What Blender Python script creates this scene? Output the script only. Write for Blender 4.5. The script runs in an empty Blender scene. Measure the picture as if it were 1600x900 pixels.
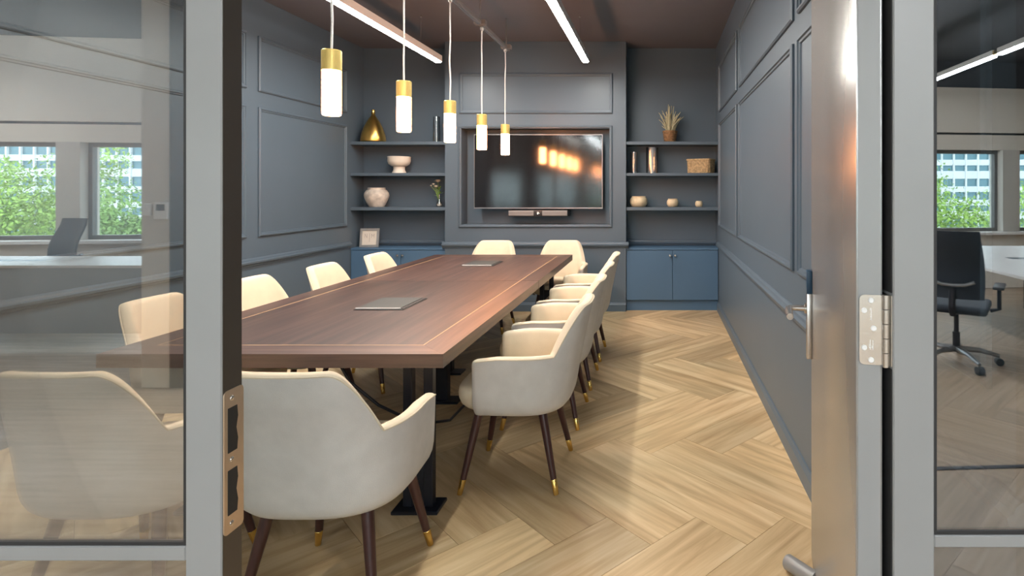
import bpy, bmesh, math, random
from mathutils import Vector, Matrix
random.seed(7)
scene = bpy.context.scene
C = scene.collection
R = math.radians

# ------------------------------------------------------------------ camera
cd = bpy.data.cameras.new('camera')
cam = bpy.data.objects.new('camera', cd)
C.objects.link(cam)
cam.location = (0, 0, 1.4)
cam.rotation_euler = (R(90), 0, 0)
cd.sensor_width = 36.0
cd.lens = 20.0
cd.shift_x = -0.1419
cd.shift_y = -0.0963
cd.clip_start = 0.05
cd.clip_end = 400
scene.camera = cam

# ------------------------------------------------------------------ world, exposure
w = bpy.data.worlds.new('overcast_sky')
scene.world = w
w.use_nodes = True
bg = w.node_tree.nodes['Background']
bg.inputs[0].default_value = (0.80, 0.91, 1.0, 1)
bg.inputs[1].default_value = 5.5
LED_STRENGTH = 92.0
PENDANT_STRENGTH = 84.0
OFFICE_LED_STRENGTH = 160.0
vs = scene.view_settings
vs.view_transform = 'Standard'
vs.look = 'None'
vs.gamma = 1.0
vs.use_curve_mapping = False
vs.exposure = 0.18
scene.cycles.max_bounces = 10
scene.cycles.diffuse_bounces = 5
scene.cycles.transparent_max_bounces = 12
scene.cycles.sample_clamp_indirect = 5.0
scene.cycles.caustics_reflective = False
scene.cycles.caustics_refractive = False

# ------------------------------------------------------------------ materials
def nmat(name):
    m = bpy.data.materials.new(name)
    m.use_nodes = True
    nt = m.node_tree
    return m, nt, nt.nodes['Principled BSDF']

def mat(name, col, rough=0.5, metal=0.0, var=0.0, vscale=4.0, bump=0.0, bscale=60.0, stretch=None, spec=0.5):
    m, nt, b = nmat(name)
    b.inputs['Base Color'].default_value = (*col, 1)
    b.inputs['Roughness'].default_value = rough
    b.inputs['Metallic'].default_value = metal
    b.inputs['Specular IOR Level'].default_value = spec
    if var or bump:
        tc = nt.nodes.new('ShaderNodeTexCoord')
        mp = nt.nodes.new('ShaderNodeMapping')
        nt.links.new(tc.outputs['Object'], mp.inputs[0])
        if stretch:
            mp.inputs['Scale'].default_value = stretch
        if var:
            n = nt.nodes.new('ShaderNodeTexNoise')
            n.inputs['Scale'].default_value = vscale
            n.inputs['Detail'].default_value = 4
            nt.links.new(mp.outputs[0], n.inputs['Vector'])
            cr = nt.nodes.new('ShaderNodeValToRGB')
            cr.color_ramp.elements[0].position = 0.3
            cr.color_ramp.elements[1].position = 0.7
            cr.color_ramp.elements[0].color = (*[max(0, c * (1 - var)) for c in col], 1)
            cr.color_ramp.elements[1].color = (*[min(1, c * (1 + var)) for c in col], 1)
            nt.links.new(n.outputs[0], cr.inputs[0])
            nt.links.new(cr.outputs[0], b.inputs['Base Color'])
        if bump:
            n2 = nt.nodes.new('ShaderNodeTexNoise')
            n2.inputs['Scale'].default_value = bscale
            n2.inputs['Detail'].default_value = 3
            nt.links.new(mp.outputs[0], n2.inputs['Vector'])
            bp = nt.nodes.new('ShaderNodeBump')
            bp.inputs['Strength'].default_value = bump
            bp.inputs['Distance'].default_value = 0.002
            nt.links.new(n2.outputs[0], bp.inputs['Height'])
            nt.links.new(bp.outputs[0], b.inputs['Normal'])
    return m

def emit(name, col, strength):
    m = bpy.data.materials.new(name)
    m.use_nodes = True
    nt = m.node_tree
    nt.nodes.remove(nt.nodes['Principled BSDF'])
    e = nt.nodes.new('ShaderNodeEmission')
    e.inputs[0].default_value = (*col, 1)
    e.inputs[1].default_value = strength
    nt.links.new(e.outputs[0], nt.nodes['Material Output'].inputs[0])
    return m

def glass(name, refl, tint=(0.93, 0.96, 0.95), rough=0.0, fres=0.6):
    """thin pane: straight transmission plus a mirror coat that grows towards grazing"""
    m = bpy.data.materials.new(name)
    m.use_nodes = True
    nt = m.node_tree
    nt.nodes.remove(nt.nodes['Principled BSDF'])
    t = nt.nodes.new('ShaderNodeBsdfTransparent')
    t.inputs[0].default_value = (*tint, 1)
    g = nt.nodes.new('ShaderNodeBsdfGlossy')
    g.inputs['Roughness'].default_value = rough
    g.inputs[0].default_value = (0.96, 0.98, 1.0, 1)
    lw = nt.nodes.new('ShaderNodeLayerWeight')
    lw.inputs[0].default_value = 0.25
    ma = nt.nodes.new('ShaderNodeMath')
    ma.operation = 'MULTIPLY_ADD'
    ma.inputs[1].default_value = fres
    ma.inputs[2].default_value = refl
    ma.use_clamp = True
    nt.links.new(lw.outputs['Fresnel'], ma.inputs[0])
    mx = nt.nodes.new('ShaderNodeMixShader')
    nt.links.new(ma.outputs[0], mx.inputs[0])
    nt.links.new(t.outputs[0], mx.inputs[1])
    nt.links.new(g.outputs[0], mx.inputs[2])
    nt.links.new(mx.outputs[0], nt.nodes['Material Output'].inputs[0])
    return m

def wood(name, dark, mid, light, grain=(1.2, 26.0, 26.0), rough=0.4, rnd=0.25, spec=0.5, ring=2.2):
    """grain runs along object X; each object gets its own cut of the tree"""
    m, nt, b = nmat(name)
    N = nt.nodes.new
    L = nt.links.new
    tc = N('ShaderNodeTexCoord'); oi = N('ShaderNodeObjectInfo')
    add = N('ShaderNodeVectorMath'); add.operation = 'ADD'
    sc = N('ShaderNodeVectorMath'); sc.operation = 'SCALE'; sc.inputs['Scale'].default_value = 37.0
    cv = N('ShaderNodeCombineXYZ')
    L(oi.outputs['Random'], cv.inputs[0]); L(oi.outputs['Random'], cv.inputs[1]); L(oi.outputs['Random'], cv.inputs[2])
    L(cv.outputs[0], sc.inputs[0])
    L(tc.outputs['Object'], add.inputs[0]); L(sc.outputs[0], add.inputs[1])
    mp = N('ShaderNodeMapping'); mp.inputs['Scale'].default_value = grain
    L(add.outputs[0], mp.inputs[0])
    n1 = N('ShaderNodeTexNoise'); n1.inputs['Scale'].default_value = 1.0; n1.inputs['Detail'].default_value = 6; n1.inputs['Roughness'].default_value = 0.62
    n1.inputs['Distortion'].default_value = 0.6
    L(mp.outputs[0], n1.inputs['Vector'])
    mp2 = N('ShaderNodeMapping'); mp2.inputs['Scale'].default_value = (0.55, 5.0, 5.0)
    L(add.outputs[0], mp2.inputs[0])
    n2 = N('ShaderNodeTexNoise'); n2.inputs['Scale'].default_value = ring; n2.inputs['Detail'].default_value = 2
    L(mp2.outputs[0], n2.inputs['Vector'])
    ml = N('ShaderNodeMath'); ml.operation = 'MULTIPLY'; ml.inputs[1].default_value = 22.0
    sn = N('ShaderNodeMath'); sn.operation = 'SINE'
    L(n2.outputs[0], ml.inputs[0]); L(ml.outputs[0], sn.inputs[0])
    m3 = N('ShaderNodeMath'); m3.operation = 'MULTIPLY_ADD'; m3.inputs[1].default_value = 0.06
    L(sn.outputs[0], m3.inputs[0]); L(n1.outputs[0], m3.inputs[2])
    cr = N('ShaderNodeValToRGB')
    e = cr.color_ramp.elements
    e[0].position = 0.28; e[0].color = (*dark, 1)
    e[1].position = 0.72; e[1].color = (*light, 1)
    k = cr.color_ramp.elements.new(0.5); k.color = (*mid, 1)
    L(m3.outputs[0], cr.inputs[0])
    hv = N('ShaderNodeHueSaturation')
    mr = N('ShaderNodeMapRange'); mr.inputs['To Min'].default_value = 1 - rnd; mr.inputs['To Max'].default_value = 1 + rnd * 0.6
    L(oi.outputs['Random'], mr.inputs['Value']); L(mr.outputs[0], hv.inputs['Value'])
    L(cr.outputs[0], hv.inputs['Color']); L(hv.outputs[0], b.inputs['Base Color'])
    b.inputs['Roughness'].default_value = rough
    b.inputs['Specular IOR Level'].default_value = spec
    bp = N('ShaderNodeBump'); bp.inputs['Strength'].default_value = 0.12; bp.inputs['Distance'].default_value = 0.002
    L(m3.outputs[0], bp.inputs['Height']); L(bp.outputs[0], b.inputs['Normal'])
    return m

M = {}
M['wall'] = mat('wall_paint', (0.096, 0.138, 0.180), 0.42, var=0.03, vscale=2, bump=0.02, bscale=120)
M['cab'] = mat('cabinet_paint', (0.075, 0.158, 0.27), 0.45, var=0.03, vscale=3)
M['ceil'] = mat('ceiling_paint', (0.145, 0.152, 0.182), 0.6, var=0.03, vscale=2)
M['oak'] = wood('oak_plank', (0.45, 0.30, 0.15), (0.64, 0.465, 0.255), (0.78, 0.61, 0.38), grain=(1.0, 15, 15), rough=0.42, rnd=0.24)
M['walnut'] = wood('walnut', (0.030, 0.015, 0.013), (0.074, 0.038, 0.030), (0.125, 0.072, 0.055), grain=(1.0, 22, 22), rough=0.40, rnd=0.25, ring=1.6, spec=0.85)
M['inlay'] = mat('inlay_maple', (0.50, 0.33, 0.18), 0.4, var=0.1, vscale=20)
M['linen'] = mat('linen_outer', (0.62, 0.605, 0.575), 0.9, var=0.05, vscale=14, bump=0.35, bscale=420, spec=0.2)
M['cream'] = mat('cream_inner', (0.74, 0.655, 0.50), 0.85, var=0.04, vscale=10, bump=0.3, bscale=420, spec=0.2)
M['legwood'] = mat('dark_leg_wood', (0.050, 0.018, 0.016), 0.3, var=0.25, vscale=9, stretch=(8, 8, 0.8))
M['brass'] = mat('brass', (0.85, 0.58, 0.18), 0.22, 1.0, var=0.06, vscale=12)
M['gold'] = mat('gold_leaf', (0.72, 0.46, 0.13), 0.28, 1.0, var=0.15, vscale=14, bump=0.15, bscale=50)
M['pendbrass'] = mat('brushed_brass', (0.80, 0.60, 0.20), 0.35, 0.6, var=0.12, vscale=60, stretch=(10, 10, 0.5))
M['black'] = mat('black_steel', (0.012, 0.014, 0.022), 0.35, 0.3, var=0.1)
M['blackp'] = mat('black_plastic', (0.015, 0.016, 0.019), 0.4, var=0.1)
M['alu'] = mat('grey_powder_coat', (0.30, 0.305, 0.30), 0.38, 0.1, var=0.03, vscale=6, bump=0.03, bscale=300)
M['doorm'] = mat('satin_door_panel', (0.36, 0.36, 0.35), 0.27, 0.55, var=0.02, vscale=4)
M['gasket'] = mat('rubber_gasket', (0.02, 0.02, 0.02), 0.6, var=0.1)
M['screwm'] = mat('pale_screw_head', (0.85, 0.84, 0.82), 0.45, 0.2, var=0.02)
M['satin'] = mat('satin_silver', (0.55, 0.55, 0.54), 0.55, 0.4, var=0.03)
M['reveal_brown'] = mat('dark_brown_reveal', (0.075, 0.062, 0.05), 0.35, 0.3, var=0.04)
M['steel'] = mat('brushed_nickel', (0.68, 0.65, 0.61), 0.26, 1.0, var=0.05, vscale=40, stretch=(1, 1, 8))
M['champ'] = mat('champagne_plate', (0.66, 0.52, 0.38), 0.33, 0.8, var=0.05, vscale=30)
M['chrome'] = mat('chrome', (0.8, 0.8, 0.8), 0.1, 1.0, var=0.02)
M['bluefilm'] = mat('dark_blue_lock', (0.015, 0.06, 0.12), 0.4, var=0.1)
M['screen'] = mat('tv_glass', (0.006, 0.005, 0.006), 0.09, 0.0, var=0.1, spec=0.9)
M['bezel'] = mat('tv_bezel', (0.30, 0.30, 0.31), 0.3, 0.8, var=0.05)
M['grille'] = mat('grey_speaker_cloth', (0.24, 0.24, 0.24), 0.8, bump=0.4, bscale=500)
M['white'] = mat('white_plastic', (0.78, 0.77, 0.75), 0.45, var=0.02)
M['ceramic'] = mat('white_ceramic', (0.74, 0.69, 0.60), 0.55, var=0.06, vscale=12, bump=0.1, bscale=50)
M['rough_cer'] = mat('weathered_ceramic', (0.60, 0.55, 0.48), 0.75, var=0.28, vscale=16, bump=0.4, bscale=40)
M['stone'] = mat('cream_stone', (0.72, 0.60, 0.40), 0.6, var=0.12, vscale=30)
M['wicker'] = mat('wicker', (0.50, 0.36, 0.20), 0.7, var=0.35, vscale=40, bump=0.6, bscale=70)
M['wickerd'] = mat('brown_woven_pot', (0.26, 0.15, 0.07), 0.6, var=0.4, vscale=40, bump=0.6, bscale=60)
M['dry'] = mat('dry_grass', (0.46, 0.44, 0.29), 0.8, var=0.25, vscale=20)
M['green'] = mat('leaf_green', (0.22, 0.38, 0.08), 0.6, var=0.25, vscale=20)
M['petal'] = mat('pale_petal', (0.85, 0.72, 0.60), 0.7, var=0.08, vscale=40)
M['petalw'] = mat('white_petal', (0.85, 0.84, 0.78), 0.7, var=0.06, vscale=40)
M['silver'] = mat('silver_frame', (0.50, 0.51, 0.50), 0.3, 0.7, var=0.08, vscale=20)
M['paper'] = mat('print_paper', (0.72, 0.68, 0.60), 0.8, var=0.02)
M['ink'] = mat('grey_ink', (0.33, 0.30, 0.27), 0.8, var=0.1)
M['cord'] = mat('grey_cord', (0.68, 0.67, 0.66), 0.6, var=0.15, vscale=200)
M['track'] = mat('track_metal', (0.30, 0.27, 0.25), 0.35, 0.7, var=0.05)
M['modlid'] = mat('grey_flap', (0.075, 0.082, 0.08), 0.45, 0.2, var=0.05)
M['vglass'] = glass('vase_glass', 0.16, (0.93, 0.95, 0.95), 0.12, 0.9)
M['screenglass'] = glass('partition_glass', 0.28, (0.98, 1.0, 0.99), 0.0, 0.35)
M['winglass'] = glass('window_glass', 0.03, (0.92, 0.96, 0.95), 0.0, 0.3)
M['led'] = emit('led_diffuser', (1.0, 0.97, 0.90), LED_STRENGTH)
M['bulb'] = emit('warm_tube', (1.0, 0.36, 0.13), PENDANT_STRENGTH)
M['oled'] = emit('office_led', (0.93, 0.97, 1.0), OFFICE_LED_STRENGTH)
M['owall'] = mat('office_wall', (0.68, 0.63, 0.55), 0.7, var=0.03, vscale=2)
M['opier'] = mat('office_pier', (0.50, 0.47, 0.42), 0.7, var=0.04, vscale=2)
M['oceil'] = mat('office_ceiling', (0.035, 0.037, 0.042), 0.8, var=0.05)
M['owin'] = mat('window_frame_bronze', (0.12, 0.115, 0.105), 0.45, 0.2, var=0.05)
M['ofloor'] = wood('office_floor', (0.25, 0.17, 0.11), (0.35, 0.25, 0.17), (0.42, 0.32, 0.24), rough=0.4, rnd=0.18)
M['desk'] = mat('desk_white', (0.72, 0.69, 0.66), 0.4, var=0.02)
M['mesh'] = mat('mesh_fabric', (0.012, 0.018, 0.028), 0.7, bump=0.3, bscale=300)
M['bwhite'] = mat('facade_white', (0.72, 0.75, 0.76), 0.7, var=0.05, vscale=0.5)
M['bglass'] = mat('facade_glass', (0.12, 0.24, 0.28), 0.15, 0.2, var=0.35, vscale=0.15)
M['bark'] = mat('bark', (0.10, 0.07, 0.045), 0.9, var=0.3, vscale=4)
M['leaf1'] = mat('tree_leaf', (0.26, 0.40, 0.07), 0.7, var=0.4, vscale=0.7)
M['leaf2'] = mat('tree_leaf_dark', (0.17, 0.30, 0.06), 0.7, var=0.4, vscale=0.7)
M['ground'] = mat('street', (0.22, 0.22, 0.21), 0.9, var=0.2, vscale=0.2)

# ------------------------------------------------------------------ mesh helpers
class MB:
    def __init__(s):
        s.v, s.f, s.m = [], [], []
    def add(s, vs_, fs, mi=0):
        o = len(s.v)
        s.v += [tuple(x) for x in vs_]
        s.f += [tuple(i + o for i in f) for f in fs]
        s.m += [mi] * len(fs)
        return s
    def box(s, x0, x1, y0, y1, z0, z1, mi=0):
        v = [(x0, y0, z0), (x1, y0, z0), (x1, y1, z0), (x0, y1, z0), (x0, y0, z1), (x1, y0, z1), (x1, y1, z1), (x0, y1, z1)]
        f = [(0, 3, 2, 1), (4, 5, 6, 7), (0, 1, 5, 4), (1, 2, 6, 5), (2, 3, 7, 6), (3, 0, 4, 7)]
        return s.add(v, f, mi)
    def rbox(s, x0, x1, y0, y1, z0, z1, r=0.004, seg=2, mi=0):
        bm = bmesh.new()
        bmesh.ops.create_cube(bm, size=1)
        for v in bm.verts:
            v.co = Vector(((x0 + x1) / 2 + v.co.x * (x1 - x0), (y0 + y1) / 2 + v.co.y * (y1 - y0), (z0 + z1) / 2 + v.co.z * (z1 - z0)))
        bmesh.ops.bevel(bm, geom=list(bm.edges), offset=r, segments=seg, profile=0.5, affect='EDGES')
        bm.verts.index_update()
        s.add([v.co.copy() for v in bm.verts], [[v.index for v in f.verts] for f in bm.faces], mi)
        bm.free()
        return s
    def lathe(s, prof, cx=0, cy=0, cz=0, n=24, mi=0, sx=1, sy=1):
        """prof: (r, z) from bottom to top; r = 0 closes with a pole"""
        vs_, fs, rings = [], [], []
        for r, z in prof:
            if r <= 1e-6:
                rings.append([len(vs_)]); vs_.append((cx, cy, cz + z))
            else:
                rings.append(list(range(len(vs_), len(vs_) + n)))
                vs_ += [(cx + sx * r * math.cos(2 * math.pi * k / n), cy + sy * r * math.sin(2 * math.pi * k / n), cz + z) for k in range(n)]
        for a, b in zip(rings, rings[1:]):
            for k in range(n):
                k2 = (k + 1) % n
                if len(a) == 1 and len(b) == 1: continue
                if len(a) == 1: fs.append((a[0], b[k2], b[k]))
                elif len(b) == 1: fs.append((a[k], a[k2], b[0]))
                else: fs.append((a[k], a[k2], b[k2], b[k]))
        return s.add(vs_, fs, mi)
    def tube(s, pts, rad, n=8, mi=0, cap=True):
        pts = [Vector(p) for p in pts]
        rs = rad if isinstance(rad, (list, tuple)) else [rad] * len(pts)
        vs_, fs = [], []
        up = None
        for i, p in enumerate(pts):
            t = (pts[min(i + 1, len(pts) - 1)] - pts[max(i - 1, 0)]).normalized()
            if up is None:
                up = Vector((0, 0, 1)) if abs(t.z) < 0.9 else Vector((1, 0, 0))
            a = t.cross(up).normalized(); b = a.cross(t).normalized(); up = b
            for k in range(n):
                an = 2 * math.pi * k / n
                vs_.append(p + (a * math.cos(an) + b * math.sin(an)) * rs[i])
        for i in range(len(pts) - 1):
            for k in range(n):
                k2 = (k + 1) % n
                fs.append((i * n + k, (i + 1) * n + k, (i + 1) * n + k2, i * n + k2))
        if cap:
            fs.append(tuple(range(n)))
            fs.append(tuple(reversed(range((len(pts) - 1) * n, len(pts) * n))))
        return s.add(vs_, fs, mi)
    def prism(s, poly, o, U, V, N, d0, d1, mi=0):
        o, U, V, N = map(Vector, (o, U, V, N))
        n = len(poly)
        vs_ = [o + U * p[0] + V * p[1] + N * d0 for p in poly] + [o + U * p[0] + V * p[1] + N * d1 for p in poly]
        fs = [tuple(range(n - 1, -1, -1)), tuple(range(n, 2 * n))]
        fs += [(i, (i + 1) % n, n + (i + 1) % n, n + i) for i in range(n)]
        return s.add(vs_, fs, mi)
    def build(s, name, mats, parent=None, smooth=True, ang=35, loc=None, rot=None, **tags):
        me = bpy.data.meshes.new(name)
        me.from_pydata([tuple(v) for v in s.v], [], s.f)
        if not isinstance(mats, (list, tuple)): mats = [mats]
        for k in mats: me.materials.append(M[k])
        for p, mi in zip(me.polygons, s.m): p.material_index = mi
        bm = bmesh.new(); bm.from_mesh(me)
        bmesh.ops.recalc_face_normals(bm, faces=list(bm.faces))
        bm.to_mesh(me); bm.free()
        if smooth:
            me.shade_smooth(); me.set_sharp_from_angle(angle=R(ang))
        me.update()
        o = bpy.data.objects.new(name, me)
        C.objects.link(o)
        if parent is not None: o.parent = parent
        if loc is not None: o.location = loc
        if rot is not None: o.rotation_euler = rot
        for k, v in tags.items(): o[k] = v
        return o

def thing(name, loc=(0, 0, 0), rz=0.0, label=None, category=None, group=None, kind=None):
    o = bpy.data.objects.new(name, None)
    o.empty_display_size = 0.1
    C.objects.link(o)
    o.location = loc
    o.rotation_euler = (0, 0, rz)
    if label: o['label'] = label
    if category: o['category'] = category
    if group: o['group'] = group
    if kind: o['kind'] = kind
    return o

def copy_tree(o, parent=None):
    c = o.copy()
    C.objects.link(c)
    c.parent = parent
    for ch in list(o.children):
        copy_tree(ch, c)
    return c

def smooth01(x):
    x = max(0.0, min(1.0, x))
    return x * x * (3 - 2 * x)

# ------------------------------------------------------------------ key dimensions (metres)
XL, XR = -3.54, 0.706          # room side walls
YP = 1.0                       # glazed partition, corridor face
YB = 6.54                      # face of the chimney-breast wall with the television
YA = 6.86                      # back of the alcoves
ZC = 3.10                      # ceiling
BX0, BX1 = -2.441, -0.36       # chimney breast edges

# ------------------------------------------------------------------ setting: shell of the meeting room
MB().box(XL - 0.1, XR + 0.1, YP - 0.02, YA + 0.35, ZC, ZC + 0.1).build('ceiling', 'ceil', kind='structure')
wl = MB().box(XL - 0.1, XL, YP + 0.06, YA + 0.1, 0, ZC).build('wall_left', 'wall', kind='structure')
wr = MB().box(XR, XR + 0.1, YP + 0.08, YA + 0.1, 0, ZC).build('wall_right', 'wall', kind='structure')
b = MB()
NX0, NX1, NZ0, NZ1 = -2.25, -0.551, 0.996, 2.099
ND = 0.19
b.box(BX0, NX0, YB, YA + 0.1, 0, ZC); b.box(NX1, BX1, YB, YA + 0.1, 0, ZC)
b.box(NX0, NX1, YB, YA + 0.1, 0, NZ0); b.box(NX0, NX1, YB, YA + 0.1, NZ1, ZC)
b.box(NX0, NX1, YB + ND, YA + 0.1, NZ0, NZ1)
wb = b.build('wall_back', 'wall', smooth=False, kind='structure')
MB().box(XL, BX0, YA, YA + 0.1, 0, ZC).build('wall_alcove_left', 'wall', kind='structure')
MB().box(BX1, XR, YA, YA + 0.1, 0, ZC).build('wall_alcove_right', 'wall', kind='structure')

# panel mouldings ---------------------------------------------------
def moulding(o, U, V, N, u0, u1, v0, v1, parent, wd=0.036, dp=0.02):
    """mitred picture-frame moulding; rectangle is the outer edge"""
    o, U, V, N = map(Vector, (o, U, V, N))
    prof = [(0, 0), (0.0, dp * 0.6), (wd * 0.25, dp), (wd * 0.5, dp), (wd * 0.62, dp * 0.55), (wd * 0.9, dp * 0.45), (wd, 0)]
    m = MB(); vs_ = []; fs = []
    for ins, h in prof:
        for u, v in ((u0 + ins, v0 + ins), (u1 - ins, v0 + ins), (u1 - ins, v1 - ins), (u0 + ins, v1 - ins)):
            vs_.append(o + U * u + V * v + N * h)
    for i in range(len(prof) - 1):
        for k in range(4):
            k2 = (k + 1) % 4
            fs.append((i * 4 + k, i * 4 + k2, (i + 1) * 4 + k2, (i + 1) * 4 + k))
    m.add(vs_, fs)
    return m.build('panel_moulding', 'wall', parent, smooth=False)

ZU, ZN = (0, 0, 1), None
for y0, y1 in ((5.04, 6.47), (2.95, 4.89), (1.2, 2.8)):
    moulding((XL, 0, 0), (0, 1, 0), ZU, (1, 0, 0), y0, y1, 0.98, 2.13, wl)
    moulding((XL, 0, 0), (0, 1, 0), ZU, (1, 0, 0), y0, y1, 2.27, 2.76, wl)
for y0, y1 in ((5.0, 6.42), (2.93, 4.86), (1.2, 2.82)):
    moulding((XR, 0, 0), (0, 1, 0), ZU, (-1, 0, 0), y0, y1, 0.98, 2.15, wr)
    moulding((XR, 0, 0), (0, 1, 0), ZU, (-1, 0, 0), y0, y1, 2.27, 2.80, wr)
moulding((0, YB, 0), (1, 0, 0), ZU, (0, -1, 0), -2.275, -0.512, 2.27, 2.735, wb)
# frame around the television niche
moulding((0, YB, 0), (1, 0, 0), ZU, (0, -1, 0), NX0 - 0.034, NX1 + 0.034, NZ0 - 0.034, NZ1 + 0.034, wb, wd=0.034)

# chair rails and baseboards ----------------------------------------
RAIL = [(0, 0), (0.012, 0.004), (0.014, 0.018), (0.032, 0.026), (0.036, 0.042), (0.022, 0.05), (0.018, 0.062), (0.008, 0.07), (0, 0.072)]
def rail(a, bpt, N, z, parent, name='chair_rail', prof=RAIL, material='wall', **tags):
    a, bpt, N = Vector(a), Vector(bpt), Vector(N)
    m = MB(); n = len(prof)
    vs_ = [a + N * p[0] + Vector((0, 0, z + p[1])) for p in prof] + [bpt + N * p[0] + Vector((0, 0, z + p[1])) for p in prof]
    fs = [(i, i + 1, n + i + 1, n + i) for i in range(n - 1)] + [tuple(range(n)), tuple(range(2 * n - 1, n - 1, -1))]
    m.add(vs_, fs)
    return m.build(name, material, parent, smooth=False, **tags)
rail((XL, YP + 0.07, 0), (XL, YB + 0.01, 0), (1, 0, 0), 0.728, wl)
rail((XR, YP + 0.09, 0), (XR, YB + 0.01, 0), (-1, 0, 0), 0.728, wr)
rail((BX0 - 0.03, YB, 0), (BX1 + 0.03, YB, 0), (0, -1, 0), 0.725, wb)
rail((XL, YA, 0), (BX0, YA, 0), (0, -1, 0), 0.725, wb)
rail((BX1, YA, 0), (XR, YA, 0), (0, -1, 0), 0.725, wb)
SK = [(0, 0), (0.018, 0), (0.018, 0.075), (0.012, 0.088), (0.008, 0.1), (0, 0.102)]
rail((XL, YP + 0.07, 0), (XL, YB + 0.02, 0), (1, 0, 0), 0, None, 'baseboard_left', SK, kind='structure')
rail((XR, YP + 0.09, 0), (XR, YB + 0.02, 0), (-1, 0, 0), 0, None, 'baseboard_right', SK, kind='structure')
rail((BX0, YB, 0), (BX1, YB, 0), (0, -1, 0), 0, None, 'baseboard_back', SK, kind='structure')

# herringbone floor --------------------------------------------------
PW, PL = 0.268, 1.09
S2 = math.sqrt(2)
OY = 2.43 - PL / S2
OX = 0.544 - PL / S2
def clip(poly, rect):
    x0, x1, y0, y1 = rect
    for ax, lim, sg in ((0, x0, 1), (0, x1, -1), (1, y0, 1), (1, y1, -1)):
        out = []
        for i, a in enumerate(poly):
            c = poly[(i + 1) % len(poly)]
            ia = sg * (a[ax] - lim) >= 0; ic = sg * (c[ax] - lim) >= 0
            if ia: out.append(a)
            if ia != ic:
                t = (lim - a[ax]) / (c[ax] - a[ax])
                out.append((a[0] + t * (c[0] - a[0]), a[1] + t * (c[1] - a[1])))
        poly = out
        if len(poly) < 3: return None
    return poly
def lay(rect, parent, material):
    g = 0.0009
    full = {}
    for j in range(-8, 9):
        for k in range(-40, 41):
            for kind in (0, 1):
                if kind == 0:
                    p0, p1, q0, q1 = k * PW + j * PL, k * PW + PL + j * PL, k * PW - j * PL, k * PW + PW - j * PL
                else:
                    p0, p1, q0, q1 = k * PW + PL + j * PL, k * PW + PL + PW + j * PL, (k + 1) * PW - PL - j * PL, (k + 1) * PW - j * PL
                p0 += g; p1 -= g; q0 += g; q1 -= g
                W_ = lambda p, q: ((p + q) / S2 + OX, (p - q) / S2 + OY)
                poly = [W_(p0, q0), W_(p1, q0), W_(p1, q1), W_(p0, q1)]
                cl = clip(poly, rect)
                if not cl: continue
                ar = abs(sum(a[0] * c[1] - c[0] * a[1] for a, c in zip(cl, cl[1:] + cl[:1]))) / 2
                if ar < 0.0008: continue
                cx, cy = W_((p0 + p1) / 2, (q0 + q1) / 2)
                an = R(45) if kind == 0 else R(-45)
                whole = ar > 0.999 * (p1 - p0) * (q1 - q0)
                if whole and 'm' in full:
                    o = bpy.data.objects.new('plank', full['m']); C.objects.link(o); o.parent = parent
                    o.location = (cx, cy, 0); o.rotation_euler = (0, 0, an)
                    continue
                ca, sa = math.cos(-an), math.sin(-an)
                loc = [((x - cx) * ca - (y - cy) * sa, (x - cx) * sa + (y - cy) * ca) for x, y in cl]
                mb = MB().prism(loc, (0, 0, 0), (1, 0, 0), (0, 1, 0), (0, 0, 1), -0.008, 0.0)
                o = mb.build('plank', material, parent, smooth=False, loc=(cx, cy, 0), rot=(0, 0, an))
                if whole: full['m'] = o.data
fl = MB().box(XL - 0.1, XR + 0.1, YP + 0.02, YA + 0.3, -0.1, -0.006).build('floor', 'walnut', kind='structure')
lay((XL, XR, YP + 0.03, YB + 0.06), fl, 'oak')

# ------------------------------------------------------------------ glazed partition
def strip(name, x0, x1, y0, y1, z0, z1, m, parent, r=0.002):
    return MB().rbox(x0, x1, y0, y1, z0, z1, r, 1).build(name, m, parent)
LPX0, LPX1 = -0.830, -0.766      # left door post
win1 = thing('window_1', (0, 0, 0), kind='structure')
FD = 0.047
strip('post', LPX0, LPX1, YP, YP + FD, 0, ZC, 'alu', win1)
strip('post', -2.20, -2.14, YP, YP + FD, 0, ZC, 'alu', win1)
strip('post', XL, XL + 0.05, YP, YP + FD, 0, ZC, 'alu', win1)
for a, c in ((XL + 0.05, -2.20), (-2.14, LPX0)):
    strip('rail', a, c, YP, YP + 0.016, 0.746, 0.772, 'alu', win1)
    strip('rail', a, c, YP, YP + FD, 0, 0.05, 'alu', win1)
    strip('rail', a, c, YP, YP + FD, ZC - 0.05, ZC, 'alu', win1)
    MB().box(a, c, YP + 0.006, YP + 0.010, 0.05, 0.746).build('pane', 'screenglass', win1, smooth=False)
    MB().box(a, c, YP + 0.006, YP + 0.010, 0.772, ZC - 0.05).build('pane', 'screenglass', win1, smooth=False)
    strip('gasket', a, c, YP + 0.003, YP + 0.013, 0.772, 0.778, 'gasket', win1, 0.0005)
    strip('gasket', c - 0.006, c, YP + 0.003, YP + 0.013, 0.778, ZC - 0.05, 'gasket', win1, 0.0005)
MB().box(LPX1, LPX1 + 0.0012, YP + 0.002, YP + FD, 0, 2.42).build('reveal_strip', 'reveal_brown', win1, smooth=False)  # thin dark brown strip covering the doorway side of the post
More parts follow.
